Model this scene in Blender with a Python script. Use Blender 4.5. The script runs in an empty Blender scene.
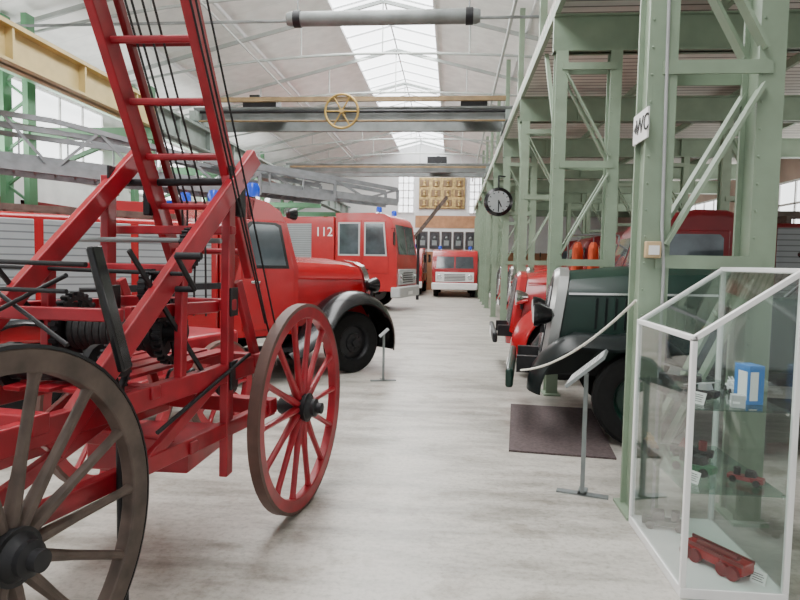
import bpy, bmesh, math, random
from mathutils import Vector, Matrix
R=random.Random(7)
pi=math.pi
V=Vector
# ---------------------------------------------------------------- materials
def mat(name,col,rough=.5,metal=0.,var=.10,scale=5.,bump=0.,coat=0.,spec=.5):
    m=bpy.data.materials.new(name); m.use_nodes=True
    nt=m.node_tree; N=nt.nodes; L=nt.links
    p=N['Principled BSDF']
    tc=N.new('ShaderNodeTexCoord'); no=N.new('ShaderNodeTexNoise')
    no.inputs['Scale'].default_value=scale; no.inputs['Detail'].default_value=6
    L.new(tc.outputs['Object'],no.inputs['Vector'])
    r=N.new('ShaderNodeValToRGB'); L.new(no.outputs['Fac'],r.inputs['Fac'])
    r.color_ramp.elements[0].position=.3; r.color_ramp.elements[1].position=.7
    r.color_ramp.elements[0].color=tuple(c*(1-var) for c in col)+(1,)
    r.color_ramp.elements[1].color=tuple(min(1,c*(1+var)) for c in col)+(1,)
    L.new(r.outputs['Color'],p.inputs['Base Color'])
    p.inputs['Roughness'].default_value=rough; p.inputs['Metallic'].default_value=metal
    p.inputs['Specular IOR Level'].default_value=spec
    if coat: p.inputs['Coat Weight'].default_value=coat; p.inputs['Coat Roughness'].default_value=.08
    if bump:
        b=N.new('ShaderNodeBump'); b.inputs['Strength'].default_value=bump
        L.new(no.outputs['Fac'],b.inputs['Height']); L.new(b.outputs['Normal'],p.inputs['Normal'])
    return m
def emis(name,col,s):
    m=bpy.data.materials.new(name); m.use_nodes=True
    N=m.node_tree.nodes; L=m.node_tree.links; p=N['Principled BSDF']
    no=N.new('ShaderNodeTexNoise'); no.inputs['Scale'].default_value=2
    r=N.new('ShaderNodeValToRGB'); L.new(no.outputs['Fac'],r.inputs['Fac'])
    r.color_ramp.elements[0].color=tuple(c*.9 for c in col)+(1,); r.color_ramp.elements[1].color=tuple(col)+(1,)
    L.new(r.outputs['Color'],p.inputs['Emission Color']); p.inputs['Emission Strength'].default_value=s
    p.inputs['Base Color'].default_value=tuple(col)+(1,)
    return m
def glassmat(name,tint=(.95,.98,.97),refl=.8):
    m=bpy.data.materials.new(name); m.use_nodes=True
    N=m.node_tree.nodes; L=m.node_tree.links; N.remove(N['Principled BSDF'])
    t=N.new('ShaderNodeBsdfTransparent'); t.inputs['Color'].default_value=tint+(1,)
    g=N.new('ShaderNodeBsdfGlossy'); g.inputs['Roughness'].default_value=.03
    lw=N.new('ShaderNodeLayerWeight'); lw.inputs['Blend'].default_value=.5
    pw=N.new('ShaderNodeMath'); pw.operation='POWER'; pw.inputs[1].default_value=3.5; L.new(lw.outputs['Facing'],pw.inputs[0])
    mu=N.new('ShaderNodeMath'); mu.operation='MULTIPLY_ADD'; mu.inputs[1].default_value=refl; mu.inputs[2].default_value=.045; L.new(pw.outputs[0],mu.inputs[0])
    x=N.new('ShaderNodeMixShader'); L.new(mu.outputs[0],x.inputs['Fac'])
    L.new(t.outputs[0],x.inputs[1]); L.new(g.outputs[0],x.inputs[2]); L.new(x.outputs[0],N['Material Output'].inputs['Surface'])
    return m
red=mat('red_paint',(.34,.007,.011),.27,0,.10,3,0,.4)
redp=mat('lighter_red_paint',(.41,.016,.018),.3,0,.10,3,0,.4)
redm=mat('red_cart_paint',(.31,.006,.016),.42,0,.30,7,.05,.2)
redd=mat('dark_red_paint',(.17,.006,.010),.35,0,.12,4)
green=mat('sage_green_paint',(.225,.295,.21),.5,0,.10,4,.03)
greend=mat('deep_sage_green_paint',(.185,.25,.175),.5,0,.10,4,.03)
greenl=mat('strong_green_paint',(.09,.24,.12),.5,0,.10,4,.03)
green2=mat('grey_green_paint',(.21,.25,.225),.55,0,.15,4,.03)
dkgreen=mat('dark_green_paint',(.004,.022,.015),.35,0,.15,4,0,.12,.35)
toygreen=mat('toy_green_paint',(.03,.13,.06),.4,0,.1,5)
black=mat('black_paint',(.006,.006,.007),.25,0,.2,6,0,.25,.35)
satin=mat('satin_black_paint',(.005,.008,.008),.35,0,.2,6,0,0,.22)
iron=mat('black_iron',(.016,.016,.018),.5,.4,.3,12,.1)
rubber=mat('tyre_rubber',(.010,.010,.010),.9,0,.2,20,.1,0,.2)
wood=mat('weathered_brown_wood',(.092,.066,.053),.65,0,.40,9,.12)
woodrim=mat('brown_rim_wood',(.095,.046,.035),.55,0,.25,9,.1)
chrome=mat('chrome',(.7,.7,.7),.18,1,.05,5)
silver=mat('silver_radiator_surround',(.42,.43,.42),.30,.7,.08,5)
alu=mat('aluminium',(.215,.225,.235),.45,.4,.15,8)
steel=mat('grey_steel',(.22,.245,.245),.45,.5,.15,7)
grimy=mat('grimy_grey_steel',(.19,.205,.20),.55,.2,.25,3)
grey=mat('grey_paint',(.36,.37,.37),.5,0,.06,5)
dialm=mat('clock_dial_grey',(.26,.28,.28),.4,0,.05,5)
yellow=mat('ochre_yellow_paint',(.46,.36,.15),.5,0,.14,3,.03)
ybrown=mat('brown_yellow_timber',(.22,.15,.07),.6,0,.25,5,.03)
brass=mat('brass',(.36,.24,.07),.5,.4,.2,8)
white=mat('white_paint',(.80,.80,.79),.45,0,.03,5)
ltgrey=mat('light_grey_paint',(.46,.47,.47),.45,0,.05,5)
palegrey=mat('pale_grey_trim',(.64,.65,.65),.45,0,.05,5)
whitep=mat('white_plaster',(.72,.73,.73),.85,0,.05,2,.05)
paper=mat('paper',(.78,.78,.76),.8,0,.04,20)
blue=mat('blue_plastic',(.01,.06,.55),.2,0,.1,5)
toyblue=mat('toy_blue',(.02,.17,.50),.35,0,.1,5)
orangec=mat('orange_fabric',(.62,.09,.03),.8,0,.15,9,.1)
yellowc=mat('yellow_sign_paint',(.65,.50,.08),.6,0,.1,9)
glassdk=mat('dark_window_glass',(.05,.06,.07),.08,0,.3,2,0,.5)
glassmid=mat('reflective_window_glass',(.08,.10,.11),.08,.3,.5,2,0,.5)
lens=mat('headlight_lens',(.65,.68,.68),.1,.3,.05,20,.1)
mata=mat('brown_floor_mat',(.080,.058,.058),.95,0,.3,40,.4)
beige=mat('beige_plastic',(.50,.36,.20),.5)
ropewhite=mat('white_rope',(.72,.70,.62),.8,0,.15,60,.3)
ropeblk=mat('dark_rope',(.03,.03,.03),.8,0,.3,60,.3)
glass=glassmat('clear_glass')
shglass=glassmat('shelf_glass',(.72,.86,.80))
gold=mat('gilded_wood',(.45,.32,.12),.5,.2,.5,6,.2)
skyl=emis('skylight_milk_glass',(.95,.98,1.),5.5)
winl=emis('daylit_window_glass',(.95,.98,1.),2.8)
def floor_mat():
    m=bpy.data.materials.new('concrete_floor'); m.use_nodes=True
    nt=m.node_tree; N=nt.nodes; L=nt.links; p=N['Principled BSDF']
    tc=N.new('ShaderNodeTexCoord')
    def noise(s,d,rough=.6,vec=None):
        n=N.new('ShaderNodeTexNoise'); n.inputs['Scale'].default_value=s; n.inputs['Detail'].default_value=d; n.inputs['Roughness'].default_value=rough
        L.new(vec or tc.outputs['Object'],n.inputs['Vector']); return n
    mp=N.new('ShaderNodeMapping'); mp.inputs['Scale'].default_value=(.45,1.7,1); L.new(tc.outputs['Object'],mp.inputs['Vector'])
    a=noise(1.9,11,.70,mp.outputs['Vector']); b=noise(30,8,.7); c=noise(4,6,.6)
    r=N.new('ShaderNodeValToRGB'); L.new(a.outputs['Fac'],r.inputs['Fac'])
    e=r.color_ramp.elements; e[0].position=.38; e[0].color=(.26,.245,.215,1); e[1].position=.58; e[1].color=(.49,.465,.42,1)
    r2=N.new('ShaderNodeValToRGB'); L.new(b.outputs['Fac'],r2.inputs['Fac'])
    e=r2.color_ramp.elements; e[0].position=.32; e[0].color=(.66,.66,.64,1); e[1].position=.53; e[1].color=(1,1,1,1)
    r3=N.new('ShaderNodeValToRGB'); L.new(c.outputs['Fac'],r3.inputs['Fac'])
    e=r3.color_ramp.elements; e[0].position=.34; e[0].color=(.58,.54,.49,1); e[1].position=.46; e[1].color=(1,1,1,1)
    mx=N.new('ShaderNodeMixRGB'); mx.blend_type='MULTIPLY'; mx.inputs['Fac'].default_value=.85
    L.new(r.outputs['Color'],mx.inputs[1]); L.new(r2.outputs['Color'],mx.inputs[2])
    m2=N.new('ShaderNodeMixRGB'); m2.blend_type='MULTIPLY'; m2.inputs['Fac'].default_value=.55
    L.new(mx.outputs['Color'],m2.inputs[1]); L.new(r3.outputs['Color'],m2.inputs[2])
    L.new(m2.outputs['Color'],p.inputs['Base Color'])
    rr=N.new('ShaderNodeMapRange'); rr.inputs['To Min'].default_value=.20; rr.inputs['To Max'].default_value=.55
    L.new(a.outputs['Fac'],rr.inputs['Value']); L.new(rr.outputs['Result'],p.inputs['Roughness'])
    bp=N.new('ShaderNodeBump'); bp.inputs['Strength'].default_value=.05; L.new(b.outputs['Fac'],bp.inputs['Height']); L.new(bp.outputs['Normal'],p.inputs['Normal'])
    return m
def stripe_mat(name,c1,c2,scale,axis,rough=.8,width=.06):
    m=bpy.data.materials.new(name); m.use_nodes=True
    nt=m.node_tree; N=nt.nodes; L=nt.links; p=N['Principled BSDF']
    tc=N.new('ShaderNodeTexCoord'); sp=N.new('ShaderNodeSeparateXYZ'); L.new(tc.outputs['Object'],sp.inputs[0])
    mu=N.new('ShaderNodeMath'); mu.operation='MULTIPLY'; mu.inputs[1].default_value=scale; L.new(sp.outputs[axis],mu.inputs[0])
    fr=N.new('ShaderNodeMath'); fr.operation='FRACT'; L.new(mu.outputs[0],fr.inputs[0])
    lt=N.new('ShaderNodeMath'); lt.operation='LESS_THAN'; lt.inputs[1].default_value=width; L.new(fr.outputs[0],lt.inputs[0])
    no=N.new('ShaderNodeTexNoise'); no.inputs['Scale'].default_value=3; no.inputs['Detail'].default_value=6; L.new(tc.outputs['Object'],no.inputs['Vector'])
    r=N.new('ShaderNodeValToRGB'); L.new(no.outputs['Fac'],r.inputs['Fac'])
    r.color_ramp.elements[0].position=.3; r.color_ramp.elements[1].position=.7
    r.color_ramp.elements[0].color=tuple(c*.85 for c in c1)+(1,); r.color_ramp.elements[1].color=tuple(c1)+(1,)
    mx=N.new('ShaderNodeMixRGB'); L.new(lt.outputs[0],mx.inputs['Fac']); L.new(r.outputs['Color'],mx.inputs[1]); mx.inputs[2].default_value=tuple(c2)+(1,)
    L.new(mx.outputs['Color'],p.inputs['Base Color']); p.inputs['Roughness'].default_value=rough
    return m
floorm=floor_mat()
ceilm=stripe_mat('ceiling_panels',(.93,.93,.91),(.78,.78,.77),1.0,'Y',.85,.025)
deckm=stripe_mat('deck_planks',(.66,.65,.59),(.15,.15,.13),6.0,'Y',.85,.18)
shutm=stripe_mat('roller_shutter',(.30,.32,.33),(.12,.13,.14),14,'Z',.45,.2)
whitewall=stripe_mat('whitewashed_wall',(.80,.80,.80),(.68,.69,.70),.4,'Y',.85,.01)
# ---------------------------------------------------------------- mesh builder
LINK=bpy.context.scene.collection.objects.link
class MB:
    def __init__(s,m=None):
        s.bm=bmesh.new(); s.mats=[]; s.mi=0
        if m: s.m(m)
    def m(s,mt):
        if mt not in s.mats: s.mats.append(mt)
        s.mi=s.mats.index(mt); return s
    def add(s,vs,fs):
        bv=[s.bm.verts.new(v) for v in vs]
        for f in fs:
            try:
                q=s.bm.faces.new([bv[i] for i in f]); q.material_index=s.mi; q.smooth=True
            except ValueError: pass
        return s
    def box(s,c,sz,M=None):
        x,y,z=[a/2 for a in sz]; c=V(c)
        vs=[V((i*x,j*y,k*z)) for i in(-1,1) for j in(-1,1) for k in(-1,1)]
        if M: vs=[M@v for v in vs]
        return s.add([v+c for v in vs],[(0,1,3,2),(4,6,7,5),(0,4,5,1),(2,3,7,6),(0,2,6,4),(1,5,7,3)])
    def bb(s,x0,x1,y0,y1,z0,z1):
        return s.box(((x0+x1)/2,(y0+y1)/2,(z0+z1)/2),(abs(x1-x0),abs(y1-y0),abs(z1-z0)))
    def beam(s,p0,p1,w,h,up=(0,0,1)):
        p0=V(p0);p1=V(p1);d=(p1-p0).normalized();u=V(up)
        if abs(d.dot(u))>.98:u=V((0,1,0))
        a=d.cross(u).normalized();b=a.cross(d).normalized()
        vs=[p+a*(i*w/2)+b*(j*h/2) for p in(p0,p1) for i,j in((-1,-1),(1,-1),(1,1),(-1,1))]
        return s.add(vs,[(0,1,2,3),(7,6,5,4),(0,4,5,1),(1,5,6,2),(2,6,7,3),(3,7,4,0)])
    def cyl(s,p0,p1,r0,r1=None,seg=12):
        if r1 is None:r1=r0
        p0=V(p0);p1=V(p1);L=(p1-p0).length
        return s.lathe([(0,0),(r0,0),(r1,L),(0,L)],p0,p1-p0,seg)
    def lathe(s,prof,c,axis=(0,0,1),seg=24,closed=False,arc=2*pi):
        c=V(c);a=V(axis).normalized();u=a.orthogonal().normalized();w=a.cross(u)
        vs=[];n=len(prof);idx=[]
        for (r,h) in prof:
            if r<1e-6: idx.append([len(vs)]*seg); vs.append(c+a*h)
            else:
                st=len(vs); idx.append([st+k for k in range(seg)])
                for k in range(seg):
                    t=2*pi*k/seg; vs.append(c+a*h+(u*math.cos(t)+w*math.sin(t))*r)
        fs=[]
        for i in range(n if closed else n-1):
            A=idx[i];B=idx[(i+1)%n]
            for k in range(seg):
                k2=(k+1)%seg; f=[A[k],A[k2],B[k2],B[k]]; g=[]
                for q in f:
                    if q not in g:g.append(q)
                if len(g)>=3:fs.append(g)
        return s.add(vs,fs)
    def loft(s,rings,cap=True):
        n=len(rings[0]);vs=[v for r in rings for v in r];fs=[]
        for i in range(len(rings)-1):
            for k in range(n):
                k2=(k+1)%n; fs.append((i*n+k,i*n+k2,(i+1)*n+k2,(i+1)*n+k))
        if cap: fs.append(tuple(range(n))); fs.append(tuple(range((len(rings)-1)*n,len(rings)*n)))
        return s.add(vs,fs)
    def prism(s,pts,vec):
        pts=[V(p) for p in pts]; return s.loft([pts,[p+V(vec) for p in pts]])
    def xz(s,pts,y0,y1):
        return s.prism([(x,y0,z) for x,z in pts],(0,y1-y0,0))
    def tube(s,pts,r,seg=8):
        pts=[V(p) for p in pts];rings=[];pu=None
        for i,p in enumerate(pts):
            d=(pts[min(i+1,len(pts)-1)]-pts[max(i-1,0)]).normalized()
            if pu is None: pu=d.orthogonal().normalized()
            pu=(pu-d*pu.dot(d)).normalized(); w=d.cross(pu)
            rings.append([p+(pu*math.cos(2*pi*k/seg)+w*math.sin(2*pi*k/seg))*r for k in range(seg)])
        return s.loft(rings)
    def sphere(s,c,r,sq=1.,seg=16):
        n=8; return s.lathe([(r*math.sin(pi*i/n),-r*sq*math.cos(pi*i/n)) for i in range(n+1)],c,(0,0,1),seg)
    def ring(s,c,axis,R0,r,seg=24,n=8):
        return s.lathe([(R0+r*math.cos(2*pi*k/n),r*math.sin(2*pi*k/n)) for k in range(n)],c,axis,seg,True)
    def fender(s,path,y0,y1,drop=.06,th=.02,pw=4):
        P=[V((x,0,z)) for x,z in path];rings=[]
        T=[0,.03,.1,.22,.36,.5,.64,.78,.9,.97,1]
        for i,p in enumerate(P):
            d=(P[min(i+1,len(P)-1)]-P[max(i-1,0)]).normalized(); n=V((-d.z,0,d.x))
            if s.fs<0:n=-n
            o=[p+n*(-drop*abs(2*t-1)**pw)+V((0,y0+(y1-y0)*t,0)) for t in T]
            q=[v-n*th for v in o][::-1]
            rings.append(o+q)
        return s.loft(rings)
    fs=1
    def obj(s,name,parent=None,M=None,label=None,cat=None,bevel=0,world=False,group=None,kind=None,seg=2):
        bm=s.bm
        bmesh.ops.recalc_face_normals(bm,faces=bm.faces)
        if world and parent: bmesh.ops.transform(bm,matrix=parent.matrix_basis.inverted(),verts=bm.verts)
        off=None
        if not parent and M is None:
            xs=[v.co for v in bm.verts]
            mn=V([min(v[i] for v in xs) for i in range(3)]);mx=V([max(v[i] for v in xs) for i in range(3)])
            off=V(((mn.x+mx.x)/2,(mn.y+mx.y)/2,mn.z)); bmesh.ops.translate(bm,verts=bm.verts,vec=-off)
        for e in bm.edges:
            if len(e.link_faces)==2 and e.calc_face_angle(0)>.6: e.smooth=False
        me=bpy.data.meshes.new(name); bm.to_mesh(me); bm.free()
        for mt in s.mats: me.materials.append(mt)
        o=bpy.data.objects.new(name,me); LINK(o)
        if off is not None:o.location=off
        if M is not None:o.matrix_basis=M
        if parent:o.parent=parent
        if label:o['label']=label
        if cat:o['category']=cat
        if group:o['group']=group
        if kind:o['kind']=kind
        if bevel:
            b=o.modifiers.new('bevel','BEVEL'); b.width=bevel;b.segments=seg;b.limit_method='ANGLE';b.angle_limit=.6
        return o
    def st(s,name,**k): return s.obj(name,kind='structure',**k)
def top(name,label,cat,loc=(0,0,0),rz=0,group=None,rx=0):
    e=bpy.data.objects.new(name,None);e.empty_display_size=.2
    e.matrix_basis=Matrix.Translation(loc)@Matrix.Rotation(rz,4,'Z')@Matrix.Rotation(rx,4,'X')
    LINK(e);e['label']=label;e['category']=cat
    if group:e['group']=group
    return e
def text(s,size,M,mt,parent,name='lettering',world=False):
    cu=bpy.data.curves.new(name,'FONT');cu.body=s;cu.size=size;cu.align_x='CENTER';cu.align_y='CENTER';cu.extrude=.002
    t=bpy.data.objects.new(name,cu);LINK(t)
    dg=bpy.context.evaluated_depsgraph_get(); me=bpy.data.meshes.new_from_object(t.evaluated_get(dg))
    bpy.data.objects.remove(t); me.materials.clear(); me.materials.append(mt)
    o=bpy.data.objects.new(name,me);LINK(o);o.parent=parent;o.matrix_basis=M; return o
TR=Matrix.Translation
# ---------------------------------------------------------------- room
YA,YB=-4.,34.6; XL,XR=-9.6,9.0; RX,RZ=-1.9,8.3; SL=.254
def roofz(x): return RZ-SL*abs(x-RX)
MB(floorm).bb(XL-.2,XR+.2,YA,YB+.2,-.2,0).st('floor')
SX0,SX1=-3.2,-.6
b=MB(ceilm)
b.prism([(XL-.1,YA,roofz(XL-.1)),(SX0,YA,roofz(SX0)),(SX0,YA,roofz(SX0)+.15),(XL-.1,YA,roofz(XL-.1)+.15)],(0,YB-YA+.2,0))
b.prism([(SX1,YA,roofz(SX1)),(XR+.1,YA,roofz(XR+.1)),(XR+.1,YA,roofz(XR+.1)+.15),(SX1,YA,roofz(SX1)+.15)],(0,YB-YA+.2,0))
b.st('ceiling')
for i,(a,c) in enumerate(((SX0,RX),(RX,SX1))):
    MB(skyl).prism([(a,YA,roofz(a)+.03),(c,YA,roofz(c)+.03),(c,YA,roofz(c)+.07),(a,YA,roofz(a)+.07)],(0,YB-YA,0)).st('window_%d'%(i+1))
b=MB(palegrey)
y=YA+.5
while y<YB:
    b.beam((SX0,y,roofz(SX0)),(RX,y,RZ),.03,.04);b.beam((RX,y,RZ),(SX1,y,roofz(SX1)),.03,.04); y+=1.0
b.bb(RX-.02,RX+.02,YA,YB,RZ-.04,RZ+.02)
b.st('trim_1')
n=2
for x in (-7.6,-5.5,SX0,SX1,1.7,3.4,5.0):
    MB(white if x in(SX0,SX1) else palegrey).bb(x-.03,x+.03,YA,YB,roofz(x)-.09,roofz(x)-.005).st('trim_%d'%n); n+=1
MB(whitewall).bb(XL-.2,XL,YA,YB,0,roofz(XL)).st('wall_left')
MB(mat('right_wall_plaster',(.44,.33,.28),.85,0,.1,2)).bb(XR,XR+.2,YA,YB,0,roofz(XR)).st('wall_right')
MB(whitep).prism([(XL,YB,0),(XR,YB,0),(XR,YB,roofz(XR)),(RX,YB,RZ),(XL,YB,roofz(XL))],(0,.2,0)).st('wall_back')
MB(mat('dado_paint',(.30,.14,.07),.8)).bb(XL,XR,YB-.05,YB,0,2.2).st('baseboard_back')
MB(mat('warm_panel_paint',(.42,.22,.11),.7,0,.2,3)).bb(-2.2,2.8,YB-.03,YB,3.55,4.25).st('trim_%d'%n); n+=1
w=3
for y in (2.2,7.2,12.2,17.2,22.2,27.2):
    b=MB(winl).bb(XL-.01,XL+.02,y,y+3.6,3.5,5.4)
    b.m(white)
    for k in range(5): b.bb(XL,XL+.06,y+k*.9-.03,y+k*.9+.03,3.5,5.4)
    for z in(3.5,4.45,5.4): b.bb(XL,XL+.06,y,y+3.6,z-.03,z+.03)
    b.st('window_%d'%w); w+=1
for y in (6.0,11.0,16.0,21.0,26.0):  # glowing windows added on this wall to brighten the space under the gallery
    b=MB(winl).bb(XR-.02,XR+.01,y,y+3.2,2.7,3.9)
    b.m(white)
    for k in range(5): b.bb(XR-.06,XR,y+k*.8-.03,y+k*.8+.03,2.7,3.9)
    for z in(2.7,3.3,3.9): b.bb(XR-.06,XR,y,y+3.2,z-.03,z+.03)
    b.st('window_%d'%w); w+=1
for k,y in enumerate((6.0,9.4,12.8)):
    b=MB(shutm).bb(XL,XL+.08,y,y+2.6,0,2.6); b.m(redd).bb(XL,XL+.12,y-.14,y,0,2.8).bb(XL,XL+.12,y+2.6,y+2.74,0,2.8).bb(XL,XL+.12,y-.14,y+2.74,2.6,2.8)
    b.st('door_%d'%(k+1))
for (a,c,z0,z1) in((-3.2,-2.3,4.4,6.5),(.85,1.7,4.4,6.4)):
    b=MB(winl).bb(a,c,YB-.06,YB-.02,z0,z1); b.m(white)
    for k in range(4):
        x=a+(c-a)*k/3; b.bb(x-.03,x+.03,YB-.1,YB-.02,z0,z1)
    for k in range(6):
        z=z0+(z1-z0)*k/5; b.bb(a,c,YB-.1,YB-.02,z-.03,z+.03)
    b.st('window_%d'%w); w+=1
e=top('wall_relief','large gilded carved wooden relief panel on the end wall','wall decoration',(-.7,YB-.15,4.65))
MB(gold).bb(-1.3,1.3,0,.15,0,1.75).obj('panel',e,bevel=.02)
rd=mat('relief_dark',(.22,.14,.07),.6)
for i in range(4):
    for j in range(3):
        x=-1.0+i*.66; z=.12+j*.55; ww=.2 if (i+j)%2 else .26
        MB(rd).bb(x-ww,x+ww,-.03,.02,z,z+.38).obj('carved_field',e,bevel=.03)
        MB(gold).sphere((x,-.05,z+.26),.08).cyl((x,-.05,z+.04),(x,-.05,z+.22),.1,.05).obj('figure',e)
darkp=mat('dark_portrait',(.03,.03,.035),.4,0,.8,6)
for i in range(5):
    e=top('framed_portrait','dark framed portrait picture hanging on the end wall','picture',(-1.75+i*.68,YB-.08,2.35),group='portraits on the end wall')
    MB(wood).bb(-.29,.29,0,.06,0,1.0).obj('frame',e,bevel=.01)
    MB(darkp).bb(-.25,.25,-.012,0,.05,.95).obj('picture_panel',e)
    MB(steel).sphere((0,-.014,.62),.09,1.2).bb(-.14,.14,-.02,-.013,.2,.5).obj('portrait_figure',e)
MB(yellowc).bb(1.42,1.62,YB-.07,YB-.055,1.6,3.5).obj('banner',label='narrow yellow hanging banner on the end wall',cat='banner')
MB(yellowc).bb(1.70,1.90,YB-.07,YB-.055,1.6,3.5).obj('banner',label='narrow yellow hanging banner on the end wall',cat='banner')
MB(redd).bb(1.98,2.6,YB-.07,YB-.055,1.6,4.2).obj('banner',label='dark red hanging banner on the end wall',cat='banner')
# ---------------------------------------------------------------- trusses
tm=mat('pale_truss_paint',(.38,.41,.39),.5,0,.08,4)
def truss(y):
    b=MB(tm)
    xl,xr=XL+.05,XR-1.2
    def za(x):
        t=(x-RX)/(xr-RX) if x>RX else (RX-x)/(RX-xl)
        return 6.0+.85*(1-t*t)
    b.tube([(xl+(xr-xl)*k/24,y,za(xl+(xr-xl)*k/24)) for k in range(25)],.032,6)
    b.beam((xl,y,roofz(xl)-.16),(RX,y,RZ-.16),.06,.09); b.beam((RX,y,RZ-.16),(xr,y,roofz(xr)-.16),.06,.09)
    for x in(-6.2,-4.0,RX,.3,2.6): b.cyl((x,y,za(x)),(x,y,roofz(x)-.16),.018,seg=6)
    b.obj('roof_truss',label='pale slender steel roof truss with curved tie under the ceiling',cat='roof truss',group='roof trusses')
for y in (8.5,12,15.5,19,22.5,26,29.5,33): truss(y)
for x,z,r_ in((-5.0,6.55,.022),(1.0,6.2,.035)):
    MB(tm).cyl((x,2,z),(x,YB,z),r_,seg=8).st('trim_%d'%n); n+=1
for y,z,r_ in((11.6,6.15,.03),(17.4,5.35,.06),(18.4,5.62,.04)):
    MB(grimy).cyl((XL+.1,y,z),(XR-1.9,y,z),r_,seg=8).st('trim_%d'%n); n+=1
# ---------------------------------------------------------------- left columns + runway
for y in (6.7,11.7,16.7,21.7,26.7,31.7):
    e=top('wall_column','green steel lattice column beside the white side wall','column',(-8.9,y,0),group='side wall columns')
    H=roofz(-8.9)-.12
    MB(greenl).bb(-.32,-.2,-.12,.12,0,H).obj('post',e); MB(greenl).bb(.2,.32,-.12,.12,0,H).obj('post',e)
    b=MB(greenl); z=.2
    while z<H-.8:
        b.beam((-.25,0,z),(.25,0,z+.35),.05,.05).beam((.25,0,z+.35),(-.25,0,z+.7),.05,.05); z+=.7
    b.obj('lacing',e)
    MB(greenl).bb(.2,2.95,-.08,.08,3.93,4.15).beam((.3,0,3.2),(2.2,0,3.95),.08,.08).obj('bracket',e)
for (y0,y1,mm,lab) in((-1,11.9,yellow,'ochre yellow steel crane runway girder on brackets'),(12.0,34.5,green2,'grey-green steel crane runway girder on brackets')):
    e=top('crane_runway_girder',lab,'girder',(-6.1,0,4.15))
    b=MB(mm); b.bb(-.03,.03,y0,y1,0,.50).bb(-.16,.16,y0,y1,.48,.54).bb(-.16,.16,y0,y1,0,.04)
    y=y0+.8
    while y<y1: b.bb(-.14,.14,y-.02,y+.02,.04,.48); y+=1.6
    b.obj('girder',e)
    MB(steel).bb(-.03,.03,y0,y1,.54,.59).obj('rail',e)
MB(greenl).bb(-8.5,-7.9,-1,34.5,5.02,5.1).bb(-7.96,-7.9,-1,34.5,5.1,5.3).obj('cable_tray',label='green cable tray along the side wall',cat='cable tray')
MB(grey).bb(-8.55,-8.2,-1,34.5,5.60,5.66).obj('service_walkway',label='narrow grey steel walkway along the side wall',cat='walkway')
# ---------------------------------------------------------------- right columns + mezzanine
CX0,CX1=1.22,1.84
cols=[3.88+3.5*k for k in range(9)]
CH=4.06
def column(y,first,dx=0.,grp='aisle columns'):
    e=top('lattice_column','grey-green riveted steel lattice column on the concrete floor','column',(dx,y,0),group=grp)
    for x,wd in((CX0,.17 if first else .14),(CX1,.15 if first else .13)):
        h=.11 if first else .09
        b=MB(green); b.bb(x-wd/2,x+wd/2,-h,-h+.025,0,CH).bb(x-wd/2,x+wd/2,h-.025,h,0,CH).bb(x-wd/2+.03,x+wd/2-.03,-h+.025,h-.025,0,CH)
        b.obj('post',e)
        MB(green).bb(x-wd/2-.03,x+wd/2+.03,-.16,.16,0,.02).obj('base_plate',e)
        b=MB(green)
        for k in range(24):
            z=.15+k*.16
            b.lathe([(0,0),(.009,0),(.006,-.006),(0,-.008)],(x-wd/2+.022,-h-.004,z),(0,1,0),6)
        b.obj('rivet_row',e)
    q=.12 if first else .10
    bw=.085 if first else .065
    for (a,c,s) in((.35,1.5,1),(1.7,2.65,1),(2.85,3.80,-1)):
        p0,p1=((CX0+.05,-q,a),(CX1-.05,-q,c)) if s>0 else ((CX1-.05,-q,a),(CX0+.05,-q,c))
        MB(green).beam(p0,p1,.02,bw,(0,1,0)).obj('diagonal_brace',e)
        MB(green).beam(V(p0)+V((0,2*q,0)),V(p1)+V((0,2*q,0)),.02,bw,(0,1,0)).obj('diagonal_brace',e)
    for z in(1.6,2.75,3.88):
        MB(green).bb(CX0,CX1,-q-.006,-q+.012,z-.04,z+.04).obj('batten_plate',e); MB(green).bb(CX0,CX1,q-.012,q+.006,z-.04,z+.04).obj('batten_plate',e)
    return e
for k,y in enumerate(cols): column(y,k==0)
for k in range(1,7): column(cols[k],False,3.4,'gallery inner columns')
for y in (23.1,26.6,30.1,33.4): column(y,False)
for y in cols+[.38,-3.1]:
    e=top('mezzanine_cross_beam','sage green steel beam carrying the gallery deck','beam',(0,y,CH),group='gallery cross beams')
    b=MB(greend); b.bb(CX0-.1,XR-.02,-.03,.03,0,.42).bb(CX0-.1,XR-.02,-.09,.09,.40,.42).bb(CX0-.1,XR-.02,-.09,.09,0,.025)
    x=CX0+.9
    while x<XR: b.bb(x-.012,x+.012,-.085,.085,.02,.41); x+=1.5
    b.obj('girder',e)
for x in(CX0,3.0,4.8,6.8):
    MB(green).bb(x-(.10 if x==CX0 else .03),x-(.04 if x==CX0 else -.03),-3.8,YB-.05,4.482,4.598).obj('gallery_edge_beam' if x==CX0 else 'gallery_joist',label='long slim sage green steel beam under the gallery deck',cat='beam')
MB(deckm).bb(CX0-.1,XR-.02,-3.8,YB-.02,4.60,4.68).obj('gallery_deck',label='pale weathered plank deck of the gallery, seen from below',cat='deck')
MB(steel).bb(CX0-.06,CX0,-3.8,YB-.05,4.68,4.74).obj('crane_rail',label='steel crane rail along the gallery edge',cat='rail')
for y in cols:
    e=top('upper_post','green steel post standing on the gallery edge','post',(CX0+.25,y,4.68),group='upper posts')
    MB(green).bb(-.06,.06,-.06,.06,0,roofz(CX0+.25)-4.70).obj('post',e)
    MB(green).beam((.06,0,1.2),(1.2,0,.05),.04,.06).obj('brace',e)
for k in range(1,6):
    y0=cols[k]+.10
    MB(green).beam((CX0,y0,3.0),(CX0,y0+1.1,4.44),.05,.05).obj('knee_brace',label='green steel knee brace between column and gallery',cat='brace',group='knee braces')
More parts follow.
